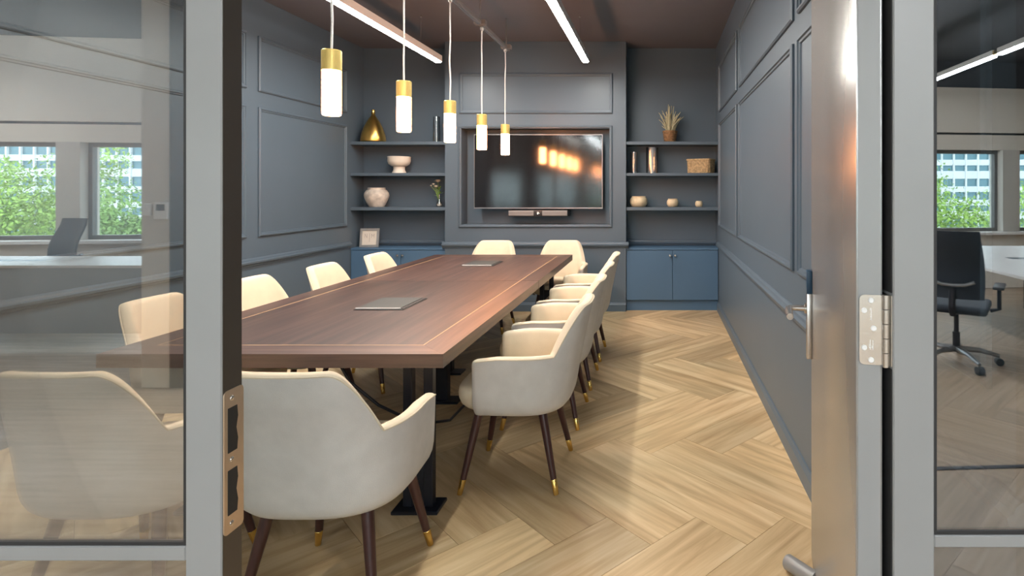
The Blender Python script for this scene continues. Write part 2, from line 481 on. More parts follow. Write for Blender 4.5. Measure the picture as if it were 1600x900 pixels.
# right screen (its plane sits a touch further into the room)
YR = 1.02
RPX0, RPX1 = 0.4235, 0.497
win2 = thing('window_2', (0, 0, 0), kind='structure')
strip('post', RPX0, RPX1, YR, YR + 0.05, 0, ZC, 'alu', win2)
strip('post', 2.0, 2.06, YR, YR + 0.05, 0, ZC, 'alu', win2)
for z0, z1 in ((0.757, 0.779), (0, 0.05), (ZC - 0.05, ZC)):
    strip('rail', RPX1, 2.0, YR, YR + 0.016, z0, z1, 'alu', win2)
MB().box(RPX1, 2.0, YR + 0.006, YR + 0.010, 0.05, 0.757).build('pane', 'screenglass', win2, smooth=False)
MB().box(RPX1, 2.0, YR + 0.006, YR + 0.010, 0.779, ZC - 0.05).build('pane', 'screenglass', win2, smooth=False)
strip('gasket', RPX1, 2.0, YR + 0.003, YR + 0.013, 0.779, 0.785, 'gasket', win2, 0.0005)
strip('gasket', RPX1, RPX1 + 0.006, YR + 0.003, YR + 0.013, 0.785, ZC - 0.05, 'gasket', win2, 0.0005)
# dark lining wall between room wall and right-hand screen
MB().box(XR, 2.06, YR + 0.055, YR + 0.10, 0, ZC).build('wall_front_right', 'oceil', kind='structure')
# transom over the doorway
tr = thing('trim_1', (0, 0, 0), kind='structure')
strip('head_rail', LPX1, RPX0, YP, YP + FD, 2.42, 2.48, 'alu', tr)
strip('head_rail', LPX1, RPX0, YP, YP + FD, ZC - 0.05, ZC, 'alu', tr)
MB().box(LPX1, RPX0, YP + 0.02, YP + 0.024, 2.48, ZC - 0.05).build('pane', 'screenglass', tr, smooth=False)

# strike plate on the left reveal ------------------------------------
sp = thing('strike_plate', (LPX1 + 0.0012, YP + FD / 2, 0.914), label='champagne metal strike plate with two slots on the left door post', category='strike plate')
def rrect(u0, u1, v0, v1, r, n=5):
    out = []
    for cx, cy, a0 in ((u1 - r, v1 - r, 0), (u0 + r, v1 - r, 90), (u0 + r, v0 + r, 180), (u1 - r, v0 + r, 270)):
        for k in range(n + 1):
            a = R(a0 + 90 * k / n)
            out.append((cx + r * math.cos(a), cy + r * math.sin(a)))
    return out
pw2 = 0.0215
MB().prism(rrect(-pw2, pw2 + 0.004, -0.128, 0.128, 0.008), (0, 0, 0), (0, 1, 0), (0, 0, 1), (1, 0, 0), 0.0, 0.002).build('plate', 'champ', sp, smooth=False)
for zc in (0.056, -0.055):
    MB().prism([(-0.013, -0.04), (0.009, -0.04), (0.011, -0.02), (0.007, 0.0), (0.011, 0.02), (0.009, 0.04), (-0.013, 0.04)], (0, 0, zc), (0, 1, 0), (0, 0, 1), (1, 0, 0), 0.001, 0.0026).build('slot', 'gasket', sp, smooth=False)
for zc in (0.112, 0.002, -0.112):
    MB().lathe([(0, 0.0038), (0.002, 0.0034), (0.0042, 0.003), (0.005, 0.002)], n=12).build('screw', 'steel', sp, loc=(0, -0.003, zc), rot=(0, R(90), 0))

# ------------------------------------------------------------------ door leaf, opened into the room
TH = math.asin(0.194)
DL, DT, DH = 1.14, 0.047, 2.40
door = thing('door_1', (0.366, YP + 0.05, 0), R(90) - TH, kind='structure')
# local: +x along the leaf away from the hinge, +y out of the face that looks at the table
MB().rbox(0, DL, -DT, 0, 0.008, DH, 0.003, 2).build('leaf', 'doorm', door)
MB().box(0.0, 0.0015, -DT + 0.004, -0.004, 0.01, DH - 0.002).build('edge_strip', 'alu', door, loc=(-0.001, 0, 0))
hd = MB().rbox(DL - 0.052, DL - 0.004, 0, 0.02, 0.767, 1.01, 0.002, 2).build('handle_plate', 'steel', door)
MB().rbox(DL - 0.052, DL - 0.004, 0, 0.02, 1.0105, 1.096, 0.002, 2).build('lock_cover', 'bluefilm', door, label='dark blue lock cover above the handle')
MB().tube([(DL - 0.028, 0.018, 0.952), (DL - 0.028, 0.070, 0.952), (DL - 0.034, 0.082, 0.950), (DL - 0.046, 0.086, 0.949), (DL - 0.10, 0.086, 0.947), (DL - 0.155, 0.084, 0.945)],
          [0.012, 0.011, 0.0125, 0.014, 0.014, 0.012], 14).build('lever', 'steel', hd)
MB().lathe([(0, 0), (0.02, 0), (0.02, 0.006), (0.014, 0.008), (0, 0.008)], n=20).build('rose', 'steel', hd, loc=(DL - 0.028, 0.02, 0.952), rot=(R(-90), 0, 0))
hd2 = MB().rbox(DL - 0.052, DL - 0.004, -DT - 0.008, -DT, 0.767, 1.01, 0.002, 2).build('handle_plate', 'steel', door)
MB().tube([(DL - 0.028, -DT - 0.006, 0.952), (DL - 0.028, -DT - 0.045, 0.952), (DL - 0.15, -DT - 0.045, 0.947)], 0.009, 10).build('lever', 'steel', hd2)
ds = MB().tube([(DL - 0.175, -0.002, 0.030), (DL - 0.13, 0.05, 0.030), (DL - 0.095, 0.09, 0.030), (DL - 0.09, 0.096, 0.030)], [0.027, 0.027, 0.027, 0.022], 18).build('door_stop', 'alu', door)
# hinges: leaf plate on the edge that faces the corridor, knuckle at its right, second plate on the post
for hi, zc in enumerate((1.143, 0.22, 2.2)):
    h = MB().prism(rrect(-DT - 0.003, -0.006, -0.064, 0.064, 0.009),
                   (0, 0, zc), (0, 1, 0), (0, 0, 1), (-1, 0, 0), 0.0015, 0.004).build('hinge', 'steel', door, smooth=False)
    for k, (y, z) in enumerate(((-0.0265, 0.054), (-0.0145, 0.035), (-0.031, 0.003), (-0.0145, -0.033), (-0.0265, -0.055))):
        MB().lathe([(0, 0.0008), (0.0018, 0.0008), (0.0022, 0.0014), (0.0044, 0.0014), (0.0052, 0.0004), (0.0053, 0)], n=14).build('screw', 'screwm', h, loc=(-0.004, y, zc + z), rot=(0, R(-90), 0))
    for k in range(5):
        z0 = -0.066 + k * 0.0264
        MB().lathe([(0, 0), (0.0064, 0), (0.0068, 0.0006), (0.0068, 0.0253), (0.0064, 0.0259), (0, 0.0259)], n=20).build('knuckle', 'steel', h, ang=15, loc=(-0.0060, -DT - 0.0045, zc + z0))
    if hi == 0:      # small etched maker's marks, set sideways
        mk = MB()
        rr = random.Random(3)
        for row, (yy, za, zb) in enumerate(((-0.0262, 0.018, 0.040), (-0.0245, -0.036, -0.018), (-0.0290, -0.036, -0.020))):
            z = za
            while z < zb:
                hgt = 0.0022 + 0.0008 * rr.random()
                mk.box(-0.0044, -0.0040, yy - 0.0016, yy + 0.0016 * rr.choice((1, 0.3)), zc + z, zc + z + hgt * 0.55)
                z += hgt
        mk.build('etched_marks', 'white', h, smooth=False, kind='stuff')
MB().box(RPX0 - 0.002, RPX0, YR + 0.004, YR + 0.045, 1.08, 1.208).build('hinge_plate', 'steel', win2, smooth=False)
MB().box(RPX0 - 0.0015, RPX0, YR + 0.006, YR + 0.05, 0.0, 1.075).build('reveal_strip', 'gasket', win2, smooth=False)
MB().box(RPX0 - 0.0015, RPX0, YR + 0.006, YR + 0.05, 1.213, 2.42).build('reveal_strip', 'gasket', win2, smooth=False)

# ------------------------------------------------------------------ built-in alcove cabinets and shelves
def cabinet(x0, x1, split, label):
    t = thing('base_cabinet', ((x0 + x1) / 2, YB + 0.02, 0), label=label, category='cabinet', group='alcove base cabinets')
    hw = (x1 - x0) / 2 - 0.002
    dp = YA - YB - 0.022
    MB().box(-hw, hw, 0.022, dp, 0.12, 0.700).build('body', 'cab', t, smooth=False)
    MB().box(-hw, hw, 0.03, dp, 0, 0.118).build('plinth', 'cab', t, smooth=False)
    MB().rbox(-hw, hw, -0.004, dp, 0.701, 0.724, 0.002, 1).build('worktop', 'cab', t)
    s = split - (x0 + x1) / 2
    for a, c, kx in ((-hw + 0.004, s - 0.002, s - 0.03), (s + 0.002, hw - 0.004, s + 0.03)):
        d = MB().rbox(a, c, 0.0, 0.021, 0.124, 0.696, 0.002, 1).build('door', 'cab', t)
        MB().lathe([(0.006, 0), (0.006, 0.012), (0.013, 0.018), (0.015, 0.025), (0.011, 0.031), (0, 0.032)], n=16).build('knob', 'steel', d, loc=(kx, 0, 0.640), rot=(R(90), 0, 0))
    return t
cabinet(BX1, XR, 0.176, 'blue two-door base cabinet in the alcove right of the television')
cabinet(XL, BX0, -2.96, 'blue two-door base cabinet in the left alcove, behind the chairs')
SHZ = ((1.916, 1.953, 'top'), (1.556, 1.590, 'middle'), (1.157, 1.194, 'lowest'))
for x0, x1, side in ((XL, BX0, 'left'), (BX1, XR, 'right')):
    for z0, z1, lv in SHZ:
        MB().rbox(x0 + 0.001, x1 - 0.001, YB + 0.02, YA - 0.001, z0, z1, 0.002, 1).build('alcove_shelf', 'wall', label=f'{lv} painted shelf in the alcove {side} of the television', category='shelf', group='alcove shelves')

# ------------------------------------------------------------------ television and sound bar
tv = thing('television', (-1.366, YB + 0.02, 1.605), label='large flat black television mounted in the wall niche', category='television')
MB().rbox(-0.736, 0.736, -0.03, 0.02, -0.425, 0.425, 0.004, 2).build('housing', 'blackp', tv)
b = MB()
for x0, x1, z0, z1 in ((-0.738, 0.738, -0.427, -0.412), (-0.738, 0.738, 0.419, 0.427), (-0.738, -0.731, -0.412, 0.419), (0.731, 0.738, -0.412, 0.419)):
    b.box(x0, x1, -0.034, -0.006, z0, z1)
b.build('bezel', 'bezel', tv, smooth=False)
MB().box(-0.731, 0.731, -0.0315, -0.030, -0.412, 0.419).build('screen', 'screen', tv, smooth=False)
MB().box(-0.25, 0.25, 0.02, ND - 0.021, -0.2, 0.2).build('wall_bracket', 'black', tv, smooth=False)
vb = thing('video_bar', (-1.366, YB + 0.0, 1.09), label='slim grey video bar below the television screen', category='sound bar')
MB().rbox(-0.342, 0.342, -0.03, ND - 0.002, 0, 0.074, 0.006, 2).build('housing', 'blackp', vb)
for s in (-1, 1):
    MB().rbox(min(s * 0.05, s * 0.335), max(s * 0.05, s * 0.335), -0.034, -0.029, 0.008, 0.068, 0.003, 2).build('speaker_grille', 'grille', vb)
    MB().box(min(s * 0.06, s * 0.325), max(s * 0.06, s * 0.325), -0.0348, -0.034, 0.038, 0.041).build('trim_line', 'blackp', vb, smooth=False)
MB().lathe([(0.016, 0), (0.016, 0.008), (0.012, 0.009), (0.006, 0.006), (0, 0.006)], n=18).build('camera_lens', 'chrome', vb, loc=(0, -0.029, 0.037), rot=(R(90), 0, 0))

# ------------------------------------------------------------------ conference table
TX0, TX1, TY0, TY1, TZ = -2.215, -0.845, 2.245, 5.67, 0.75
SEAM = 4.05
tab = thing('conference_table', ((TX0 + TX1) / 2, (TY0 + TY1) / 2, 0), label='long dark walnut conference table with pale inlay line', category='table')
tcx, tcy = (TX0 + TX1) / 2, (TY0 + TY1) / 2
BW, IW, TT = 0.128, 0.006, 0.055
def board(name, poly, m, z0, z1, along_y, lab=None):
    """poly in world metres; grain runs along the object's X"""
    cx = sum(p[0] for p in poly) / len(poly); cy = sum(p[1] for p in poly) / len(poly)
    an = R(90) if along_y else 0
    ca, sa = math.cos(-an), math.sin(-an)
    loc = [((x - cx) * ca - (y - cy) * sa, (x - cx) * sa + (y - cy) * ca) for x, y in poly]
    mb = MB().prism(loc, (0, 0, 0), (1, 0, 0), (0, 1, 0), (0, 0, 1), z0, z1)
    return mb.build(name, m, tab, smooth=False, loc=(cx - tcx, cy - tcy, 0), rot=(0, 0, an))
ix0, ix1, iy0, iy1 = TX0 + BW, TX1 - BW, TY0 + BW, TY1 - BW
g = 0.0006
gs = 0.002
zt0 = TZ - TT
board('border', [(TX0, TY0), (TX1, TY0), (ix1, iy0 - g), (ix0, iy0 - g)], 'walnut', zt0, TZ, False)
board('border', [(TX0, TY1), (TX1, TY1), (ix1, iy1 + g), (ix0, iy1 + g)], 'walnut', zt0, TZ, False)
for e, i in ((TX0, ix0 - g), (TX1, ix1 + g)):
    board('border', [(e, TY0 + g), (e, SEAM - gs), (i, SEAM - gs), (i, iy0)], 'walnut', zt0, TZ, True)
    board('border', [(e, SEAM + gs), (e, TY1 - g), (i, iy1), (i, SEAM + gs)], 'walnut', zt0, TZ, True)
board('top_panel', [(ix0 + IW, iy0 + IW), (ix1 - IW, iy0 + IW), (ix1 - IW, SEAM - gs), (ix0 + IW, SEAM - gs)], 'walnut', zt0, TZ, True)
board('top_panel', [(ix0 + IW, SEAM + gs), (ix1 - IW, SEAM + gs), (ix1 - IW, iy1 - IW), (ix0 + IW, iy1 - IW)], 'walnut', zt0, TZ, True)
for poly, al in (([(ix0, iy0), (ix1, iy0), (ix1 - IW, iy0 + IW), (ix0 + IW, iy0 + IW)], False), ([(ix0, iy1), (ix1, iy1), (ix1 - IW, iy1 - IW), (ix0 + IW, iy1 - IW)], False),
                 ([(ix0, iy0), (ix0 + IW, iy0 + IW), (ix0 + IW, iy1 - IW), (ix0, iy1)], True), ([(ix1, iy0), (ix1 - IW, iy0 + IW), (ix1 - IW, iy1 - IW), (ix1, iy1)], True)):
    board('inlay_strip', poly, 'inlay', zt0 + 0.02, TZ + 0.0003, al)
# steel undercarriage
for y in (2.50, 5.38):
    for x in (-1.045, -1.98):
        lg = MB().rbox(x - 0.10, x + 0.10, y - 0.06, y + 0.06, 0, 0.016, 0.003, 1).build('foot_plate', 'black', tab, loc=(-tcx, -tcy, 0))
        for dx in (-0.045, 0.045):
            MB().rbox(x + dx - 0.02, x + dx + 0.02, y - 0.02, y + 0.02, 0.016, 0.68, 0.003, 1).build('leg', 'black', tab, loc=(-tcx, -tcy, 0))
        MB().box(x - 0.03, x + 0.03, y - 0.008, y + 0.008, 0.016, 0.45).build('leg_web', 'black', tab, loc=(-tcx, -tcy, 0), smooth=False)
    MB().box(-2.07, -0.955, y - 0.03, y + 0.03, 0.655, zt0).build('cross_beam', 'black', tab, loc=(-tcx, -tcy, 0), smooth=False)
for x, y in ((-1.42, 3.76), (-1.60, 4.34)):
    MB().rbox(x - 0.12, x + 0.12, y - 0.06, y + 0.06, 0, 0.016, 0.003, 1).build('foot_plate', 'black', tab, loc=(-tcx, -tcy, 0))
    MB().rbox(x - 0.042, x + 0.042, y - 0.03, y + 0.03, 0.016, 0.68, 0.003, 1).build('leg', 'black', tab, loc=(-tcx, -tcy, 0))
for x in (-1.42, -1.60):
    MB().box(x - 0.02, x + 0.02, 2.53, 5.35, 0.66, zt0).build('long_beam', 'black', tab, loc=(-tcx, -tcy, 0), smooth=False)
pts = [(-1.72, 3.0, 0.68), (-1.70, 2.98, 0.55), (-1.60, 2.96, 0.40), (-1.46, 2.98, 0.27), (-1.34, 3.05, 0.17), (-1.26, 3.2, 0.09), (-1.24, 3.4, 0.02), (-1.24, 3.7, 0.012)]
MB().tube(pts, 0.008, 8).build('power_cable', 'black', tab, loc=(-tcx, -tcy, 0))

def power_box(x, y, label):
    t = thing('power_module', (x, y, TZ), label=label, category='power module', group='table power modules')
    MB().rbox(-0.135, 0.135, -0.06, 0.26, 0.0005, 0.004, 0.0015, 1).build('frame', 'modlid', t)
    MB().rbox(-0.128, 0.110, -0.052, 0.252, 0.0045, 0.0095, 0.002, 1).build('flap', 'modlid', t)
    MB().box(0.112, 0.130, -0.050, 0.250, 0.0042, 0.0065).build('brush_slot', 'gasket', t, smooth=False)
    MB().rbox(-0.128, 0.118, -0.058, -0.0525, 0.0042, 0.0125, 0.002, 1).build('lip', 'satin', t)
power_box(-1.50, 3.12, 'near grey flap power module set in the table top')
power_box(-1.52, 4.86, 'far silver-edged power module beyond the table seam')

# ------------------------------------------------------------------ upholstered armchair
def make_chair():
    root = thing('armchair')
    # half plan curve, arm front -> back centre
    half = []
    AX, AY, BY = 0.282, -0.045, 0.245
    for k in range(7):
        half.append((AX - 0.012 * (1 - k / 7), 0.122 + (AY - 0.122) * k / 7, 0.0))
    n_c = 40
    for k in range(n_c + 1):
        ph = R(90) * k / n_c
        half.append((AX * max(0.0, math.cos(ph)) ** (2 / 2.8), AY - BY * math.sin(ph) ** (2 / 2.8), ph))
    path = half + [(-x, y, ph) for x, y, ph in reversed(half[:-1])]
    n = len(path)
    nor = []
    for i in range(n):
        a = path[max(i - 1, 0)]; c = path[min(i + 1, n - 1)]
        t = Vector((c[0] - a[0], c[1] - a[1], 0)).normalized()
        nor.append(Vector((t.y, -t.x, 0)) * 1.0)
    # make sure normals point inwards (towards the seat centre)
    for i in range(n):
        if nor[i].dot(Vector((0 - path[i][0], -0.02 - path[i][1], 0))) < 0: nor[i] = -nor[i]
    TH_ = 0.048
    stations = []
    piping = []
    def profile(i, shrink=0.0, fwd=0.0, drop=0.0):
        x, y, ph = path[i]
        sb = max(0.0, min(1.0, (0.246 - abs(x)) / 0.106)) if ph > 0 else 0.0
        back = (1 - (1 - sb ** 1.15) ** 2.6) ** 0.85
        lean_b = smooth01(ph / R(65))
        arm_front = max(0.0, (y - 0.02) / 0.1)
        h = 0.632 + 0.012 * (1 - arm_front) + 0.215 * back - drop
        h -= 0.010 * (1 - smooth01((R(90) - ph) / R(25))) * 0.0
        out = []
        zs_o = [0.362, 0.370, 0.388, 0.415, 0.45]
        m_ = 7
        zs_o += [0.45 + (h - 0.016 - 0.45) * (k + 1) / m_ for k in range(m_)]
        def place(z, off):
            ins = 0.0
            if z < 0.46:
                q = (0.46 - z) / 0.098
                ins = 0.20 * (1 - math.sqrt(max(0.0, 1 - min(1.0, q) ** 2)))
            s = 1 - ins
            px, py = x * s, (y + 0.02) * s - 0.02
            if y > 0 and z < 0.46:
                py = y * (1 - 0.25 * ins)
            lz = max(0.0, (z - 0.44) / 0.41)
            py -= 0.085 * lz ** 1.15 * lean_b
            px *= 1 + 0.05 * min(1.0, lz) * (1 - lean_b) - 0.03 * lz * lean_b
            th = off * TH_
            c_ = 0.5 * TH_
            th = c_ + (th - c_) * (1 - shrink)
            v = Vector((px, py + fwd, z)) + nor[i] * th
            return v
        for z in zs_o: out.append((place(z, 0.0), 0))
        out.append((place(h - 0.006, 0.06), 0))
        out.append((place(h - 0.001, 0.25), 1))
        out.append((place(h, 0.5), 1))
        out.append((place(h - 0.002, 0.75), 1))
        out.append((place(h - 0.009, 0.95), 1))
        out.append((place(h - 0.022, 1.02), 1))
        for k in range(1, 7):
            z = h - 0.022 + (0.44 - h + 0.022) * k / 6
            out.append((place(z, 1.05 + 0.25 * math.sin(math.pi * k / 6)), 1))
        out.append((place(0.375, 1.0), 1))
        if shrink == 0.0: piping.append(place(h - 0.008, 0.03) - nor[i] * 0.001)
        return out
    stations.append(profile(0, 0.75, 0.024, 0.022))
    stations.append(profile(0, 0.30, 0.017, 0.008))
    for i in range(n): stations.append(profile(i))
    stations.append(profile(n - 1, 0.30, 0.017, 0.008))
    stations.append(profile(n - 1, 0.75, 0.024, 0.022))
    np_ = len(stations[0])
    mb = MB()
    vs_ = [p for st in stations for p, _ in st]
    mb.add(vs_, [])
    for i in range(len(stations) - 1):
        for k in range(np_):
            k2 = (k + 1) % np_
            mb.f.append((i * np_ + k, (i + 1) * np_ + k, (i + 1) * np_ + k2, i * np_ + k2))
            mb.m.append(1 if (stations[i][k2][1] == 1 or stations[i][k][1] == 1) else 0)
    for st, rev in ((0, False), (len(stations) - 1, True)):
        f = tuple(st * np_ + k for k in range(np_))
        mb.f.append(f); mb.m.append(0)
    sh = mb.build('backrest_shell', ['linen', 'cream'], root, ang=70)
    MB().tube(piping, 0.0032, 6).build('piping', 'cream', sh)
    # seat cushion
    vs_, fs = [], []
    ns = 40
    levels = [(0.366, 0.70), (0.369, 0.80), (0.378, 0.89), (0.395, 0.955), (0.42, 0.99), (0.445, 1.0), (0.465, 0.985), (0.478, 0.95), (0.486, 0.87), (0.490, 0.6), (0.492, 0.25)]
    for z, s in levels:
        for k in range(ns):
            a = 2 * math.pi * k / ns
            ex = 2 / 3.6
            ca, sa = math.cos(a), math.sin(a)
            vs_.append((0.232 * s * math.copysign(abs(ca) ** ex, ca), -0.004 + 0.262 * s * math.copysign(abs(sa) ** ex, sa), z))
    for i in range(len(levels) - 1):
        for k in range(ns):
            k2 = (k + 1) % ns
            fs.append((i * ns + k, i * ns + k2, (i + 1) * ns + k2, (i + 1) * ns + k))
    fs.append(tuple(reversed(range(ns)))); fs.append(tuple(range((len(levels) - 1) * ns, len(levels) * ns)))
    MB().add(vs_, fs).build('seat_cushion', 'cream', root, ang=60)
    for sx in (-1, 1):
        for ty, fy in ((0.135, 0.212), (-0.150, -0.232)):
            top = Vector((sx * 0.155, ty, 0.385)); foot = Vector((sx * 0.222, fy, 0.0))
            d = foot - top
            q = lambda t: top + d * t
            l = MB().tube([q(0), q(0.3), q(0.83)], [0.0205, 0.019, 0.0140], 14).build('leg', 'legwood', root)
            MB().tube([q(0.825), q(0.83), q(0.995), q(1.0)], [0.0135, 0.0148, 0.0118, 0.0105], 14).build('brass_tip', 'brass', l)
    return root
proto = make_chair()
GR = 'cream armchairs around the conference table'
RS = ['nearest', 'second nearest', 'third nearest', 'farthest']
spots = []
for i, y in enumerate((2.83, 3.53, 4.18, 4.84)):
    spots.append((-0.695, y, 90, f'cream tub armchair on the right side of the table, {RS[i]} of the four'))
for i, (xx, y) in enumerate(((-2.20, 2.86), (-2.17, 3.50), (-2.09, 4.12), (-2.04, 4.80))):
    spots.append((xx, y, -90, f'cream tub armchair on the left side of the table, {RS[i]} of the four'))
spots.append((-1.715, 5.70, 180, 'cream tub armchair at the far table end, left one under the television'))
spots.append((-1.00, 5.72, 180, 'cream tub armchair at the far table end, right one under the television'))
spots.append((-1.115, 2.03, 0, 'cream tub armchair at the near table end, seen from behind in the doorway'))
spots.append((-1.80, 2.03, 0, 'cream tub armchair at the near table end, seen behind the glass screen'))
for i, (x, y, a, lab) in enumerate(spots):
    o = proto if i == 0 else copy_tree(proto)
    o.location = (x, y, 0)
    o.rotation_euler = (0, 0, R(a))
    o['label'] = lab; o['category'] = 'chair'; o['group'] = GR

# ------------------------------------------------------------------ pendant lamps and their track
PX = -1.50
PNAME = ['nearest', 'second nearest', 'middle', 'second farthest', 'farthest']
ZT = 2.79
for i in range(5):
    y = 2.62 + 0.748 * i
    t = thing('pendant_lamp', (PX, y, 1.74), label=f'brass pendant with a glowing warm tube, {PNAME[i]} of the five over the table', category='pendant lamp', group='tube pendants over the table')
    MB().lathe([(0, 0), (0.034, 0.0), (0.039, 0.004), (0.040, 0.012), (0.040, 0.212), (0, 0.212)], n=28).build('glass_tube', 'bulb', t)
    MB().lathe([(0.036, 0.205), (0.0425, 0.206), (0.0425, 0.296), (0.040, 0.300), (0.008, 0.301), (0, 0.301)], n=32).build('lamp_holder', 'pendbrass', t, ang=25)
    rr = random.Random(i)
    MB().tube([(0, 0, 0.30)] + [(rr.uniform(-0.003, 0.003), rr.uniform(-0.003, 0.003), 0.30 + k * 0.145) for k in range(1, 5)] + [(0, 0, ZT - 1.74 - 0.035)], 0.0055, 8).build('cord', 'cord', t)
    MB().lathe([(0, 0), (0.010, 0), (0.016, 0.012), (0.016, 0.030), (0.006, 0.036), (0, 0.036)], n=14).build('cord_grip', 'track', t, loc=(0, 0, ZT - 1.74 - 0.037))
tk = thing('lighting_track', (PX, 4.1, ZT), label='dark metal lighting track that carries the five pendants', category='lighting track')
for y0, y1 in ((-1.75, -0.38), (-0.36, 0.70), (0.74, 1.62)):
    MB().rbox(-0.018, 0.018, y0, y1, 0, 0.032, 0.003, 1).build('rail', 'track', tk)
    for dx in (-0.009, 0.009):
        MB().box(dx - 0.003, dx + 0.003, y0 + 0.01, y1 - 0.01, -0.0012, 0.0).build('conductor_slot', 'chrome', tk, smooth=False)
for y in (-0.37, 0.72, 1.55):
    MB().rbox(-0.05, 0.05, y - 0.03, y + 0.03, 0.005, 0.045, 0.004, 1).build('joint_bracket', 'track', tk)
    MB().tube([(0, y, 0.04), (0, y, ZC - ZT)], 0.006, 8).build('drop_rod', 'track', tk)

# ------------------------------------------------------------------ linear LED lights
for x, side in ((-2.305, 'left'), (-0.755, 'right')):
    t = thing('linear_light', (x, 4.0, 2.735), label=f'slim white LED bar hung from the ceiling, {side} of the pendants', category='ceiling light', group='linear LED bars in the meeting room')
    MB().box(-0.036, 0.036, -2.0, 2.0, 0.022, 0.075).box(-0.036, -0.0325, -2.0, 2.0, 0.010, 0.022).box(0.0325, 0.036, -2.0, 2.0, 0.010, 0.022).box(-0.0325, 0.0325, -2.0, -1.9965, 0.010, 0.022).box(-0.0325, 0.0325, 1.9965, 2.0, 0.010, 0.022).build('housing', 'white', t, smooth=False)
    MB().rbox(-0.032, 0.032, -1.995, 1.995, 0.0, 0.0215, 0.008, 2).build('diffuser', 'led', t)
    for y in (-1.7, -0.1, 1.55):
        MB().tube([(0, y, 0.075), (0, y, ZC - 2.735)], 0.002, 6).build('suspension_wire', 'steel', t)
        MB().lathe([(0, 0), (0.009, 0), (0.009, 0.02), (0, 0.02)], n=10).build('ceiling_cup', 'steel', t, loc=(0, y, ZC - 2.735 - 0.0205))

# ------------------------------------------------------------------ shelf decoration
YI = 6.70
S1, S2z, S3, CT = 1.953, 1.590, 1.194, 0.724
t = thing('bottle_vase', (-3.345, YI, S1), label='gold cone-shaped bottle vase on the top left shelf', category='vase')
MB().lathe([(0, 0), (0.125, 0), (0.137, 0.012), (0.139, 0.03), (0.130, 0.09), (0.105, 0.17), (0.072, 0.24), (0.040, 0.29), (0.024, 0.315), (0.019, 0.33)], n=36).build('body', 'gold', t)
MB().lathe([(0.019, 0.33), (0.024, 0.338), (0.022, 0.35), (0.019, 0.372), (0.023, 0.384), (0.015, 0.386), (0.012, 0.36), (0, 0.35)], n=24).build('neck', 'brass', t)

def cyl_vase(x, z, r, h, label):
    t = thing('glass_vase', (x, YI, z), label=label, category='vase', group='clear glass cylinder vases')
    MB().lathe([(0, 0), (r, 0), (r, 0.012), (r, h), (r * 0.90, h), (r * 0.88, 0.025), (0, 0.02)], n=28).build('wall', 'vglass', t)
    MB().lathe([(r * 0.89, h - 0.002), (r * 0.9, h + 0.002), (r, h + 0.002), (r * 1.01, h - 0.002)], n=28).build('rim', 'chrome', t)
    MB().lathe([(0, 0.001), (r * 0.99, 0.001), (r * 0.99, 0.012), (0, 0.016)], n=28).build('base', 'chrome', t)
cyl_vase(-2.60, S1, 0.037, 0.30, 'slim clear glass cylinder at the right end of the top left shelf')
cyl_vase(-0.275, S2z, 0.040, 0.245, 'small clear glass cylinder vase on the right middle shelf')
cyl_vase(-0.06, S2z, 0.070, 0.305, 'tall clear glass cylinder vase on the right middle shelf')

t = thing('footed_bowl', (-3.04, YI, S2z), label='white ceramic bowl on a thick foot, left middle shelf', category='bowl')
MB().lathe([(0, 0), (0.078, 0), (0.078, 0.008), (0.066, 0.03), (0.062, 0.055), (0.066, 0.075), (0.0, 0.078)], n=32).build('foot', 'ceramic', t)
MB().lathe([(0.05, 0.076), (0.085, 0.084), (0.115, 0.105), (0.128, 0.14), (0.127, 0.18), (0.131, 0.192), (0.124, 0.196), (0.117, 0.178), (0.105, 0.13), (0.06, 0.10), (0, 0.098)], n=36).build('bowl', 'ceramic', t)

t = thing('urn', (-3.305, YI, S3), label='round weathered grey-white pottery urn on the lowest left shelf', category='urn')
MB().lathe([(0, 0), (0.078, 0), (0.088, 0.01), (0.112, 0.06), (0.130, 0.105), (0.136, 0.135), (0.130, 0.165), (0.110, 0.195), (0.092, 0.206)], n=36).build('body', 'rough_cer', t)
MB().lathe([(0.092, 0.205), (0.096, 0.214), (0.094, 0.226), (0.082, 0.226), (0.078, 0.205), (0.08, 0.15), (0, 0.12)], n=36).build('rim', 'rough_cer', t)

t = thing('bud_vase', (-2.565, YI, S3), label='small clear bud vase with pale flowers on the lowest left shelf', category='vase')
MB().lathe([(0, 0), (0.026, 0), (0.036, 0.02), (0.036, 0.04), (0.022, 0.062), (0.013, 0.085), (0.012, 0.14), (0.016, 0.15), (0.012, 0.148), (0.009, 0.09), (0.016, 0.062), (0.028, 0.035), (0, 0.012)], n=24).build('glass_body', 'vglass', t)
MB().lathe([(0, 0.012), (0.024, 0.012), (0.028, 0.03), (0.012, 0.055), (0, 0.056)], n=18).build('pebbles', 'petalw', t)
def flower(p, r, m, petals=9, rows=3):
    mb = MB()
    p = Vector(p)
    for row in range(rows):
        rr_ = r * (1 - 0.27 * row)
        for k in range(petals):
            a = 2 * math.pi * (k + 0.5 * row) / petals
            d = Vector((math.cos(a), math.sin(a), 0)); s_ = Vector((-d.y, d.x, 0))
            up = Vector((0, 0, 1))
            l = rr_
            q0 = p + up * (0.003 * row)
            mb.add([q0, q0 + d * l * 0.6 + s_ * l * 0.33 + up * (l * (0.15 + 0.28 * row)), q0 + d * l + up * (l * (0.2 + 0.35 * row)), q0 + d * l * 0.6 - s_ * l * 0.33 + up * (l * (0.15 + 0.28 * row))], [(0, 1, 2), (0, 2, 3)])
    mb.lathe([(0, -r * 0.1), (r * 0.3, 0), (r * 0.32, r * 0.3), (0, r * 0.5)], p.x, p.y, p.z, n=10)
    return mb
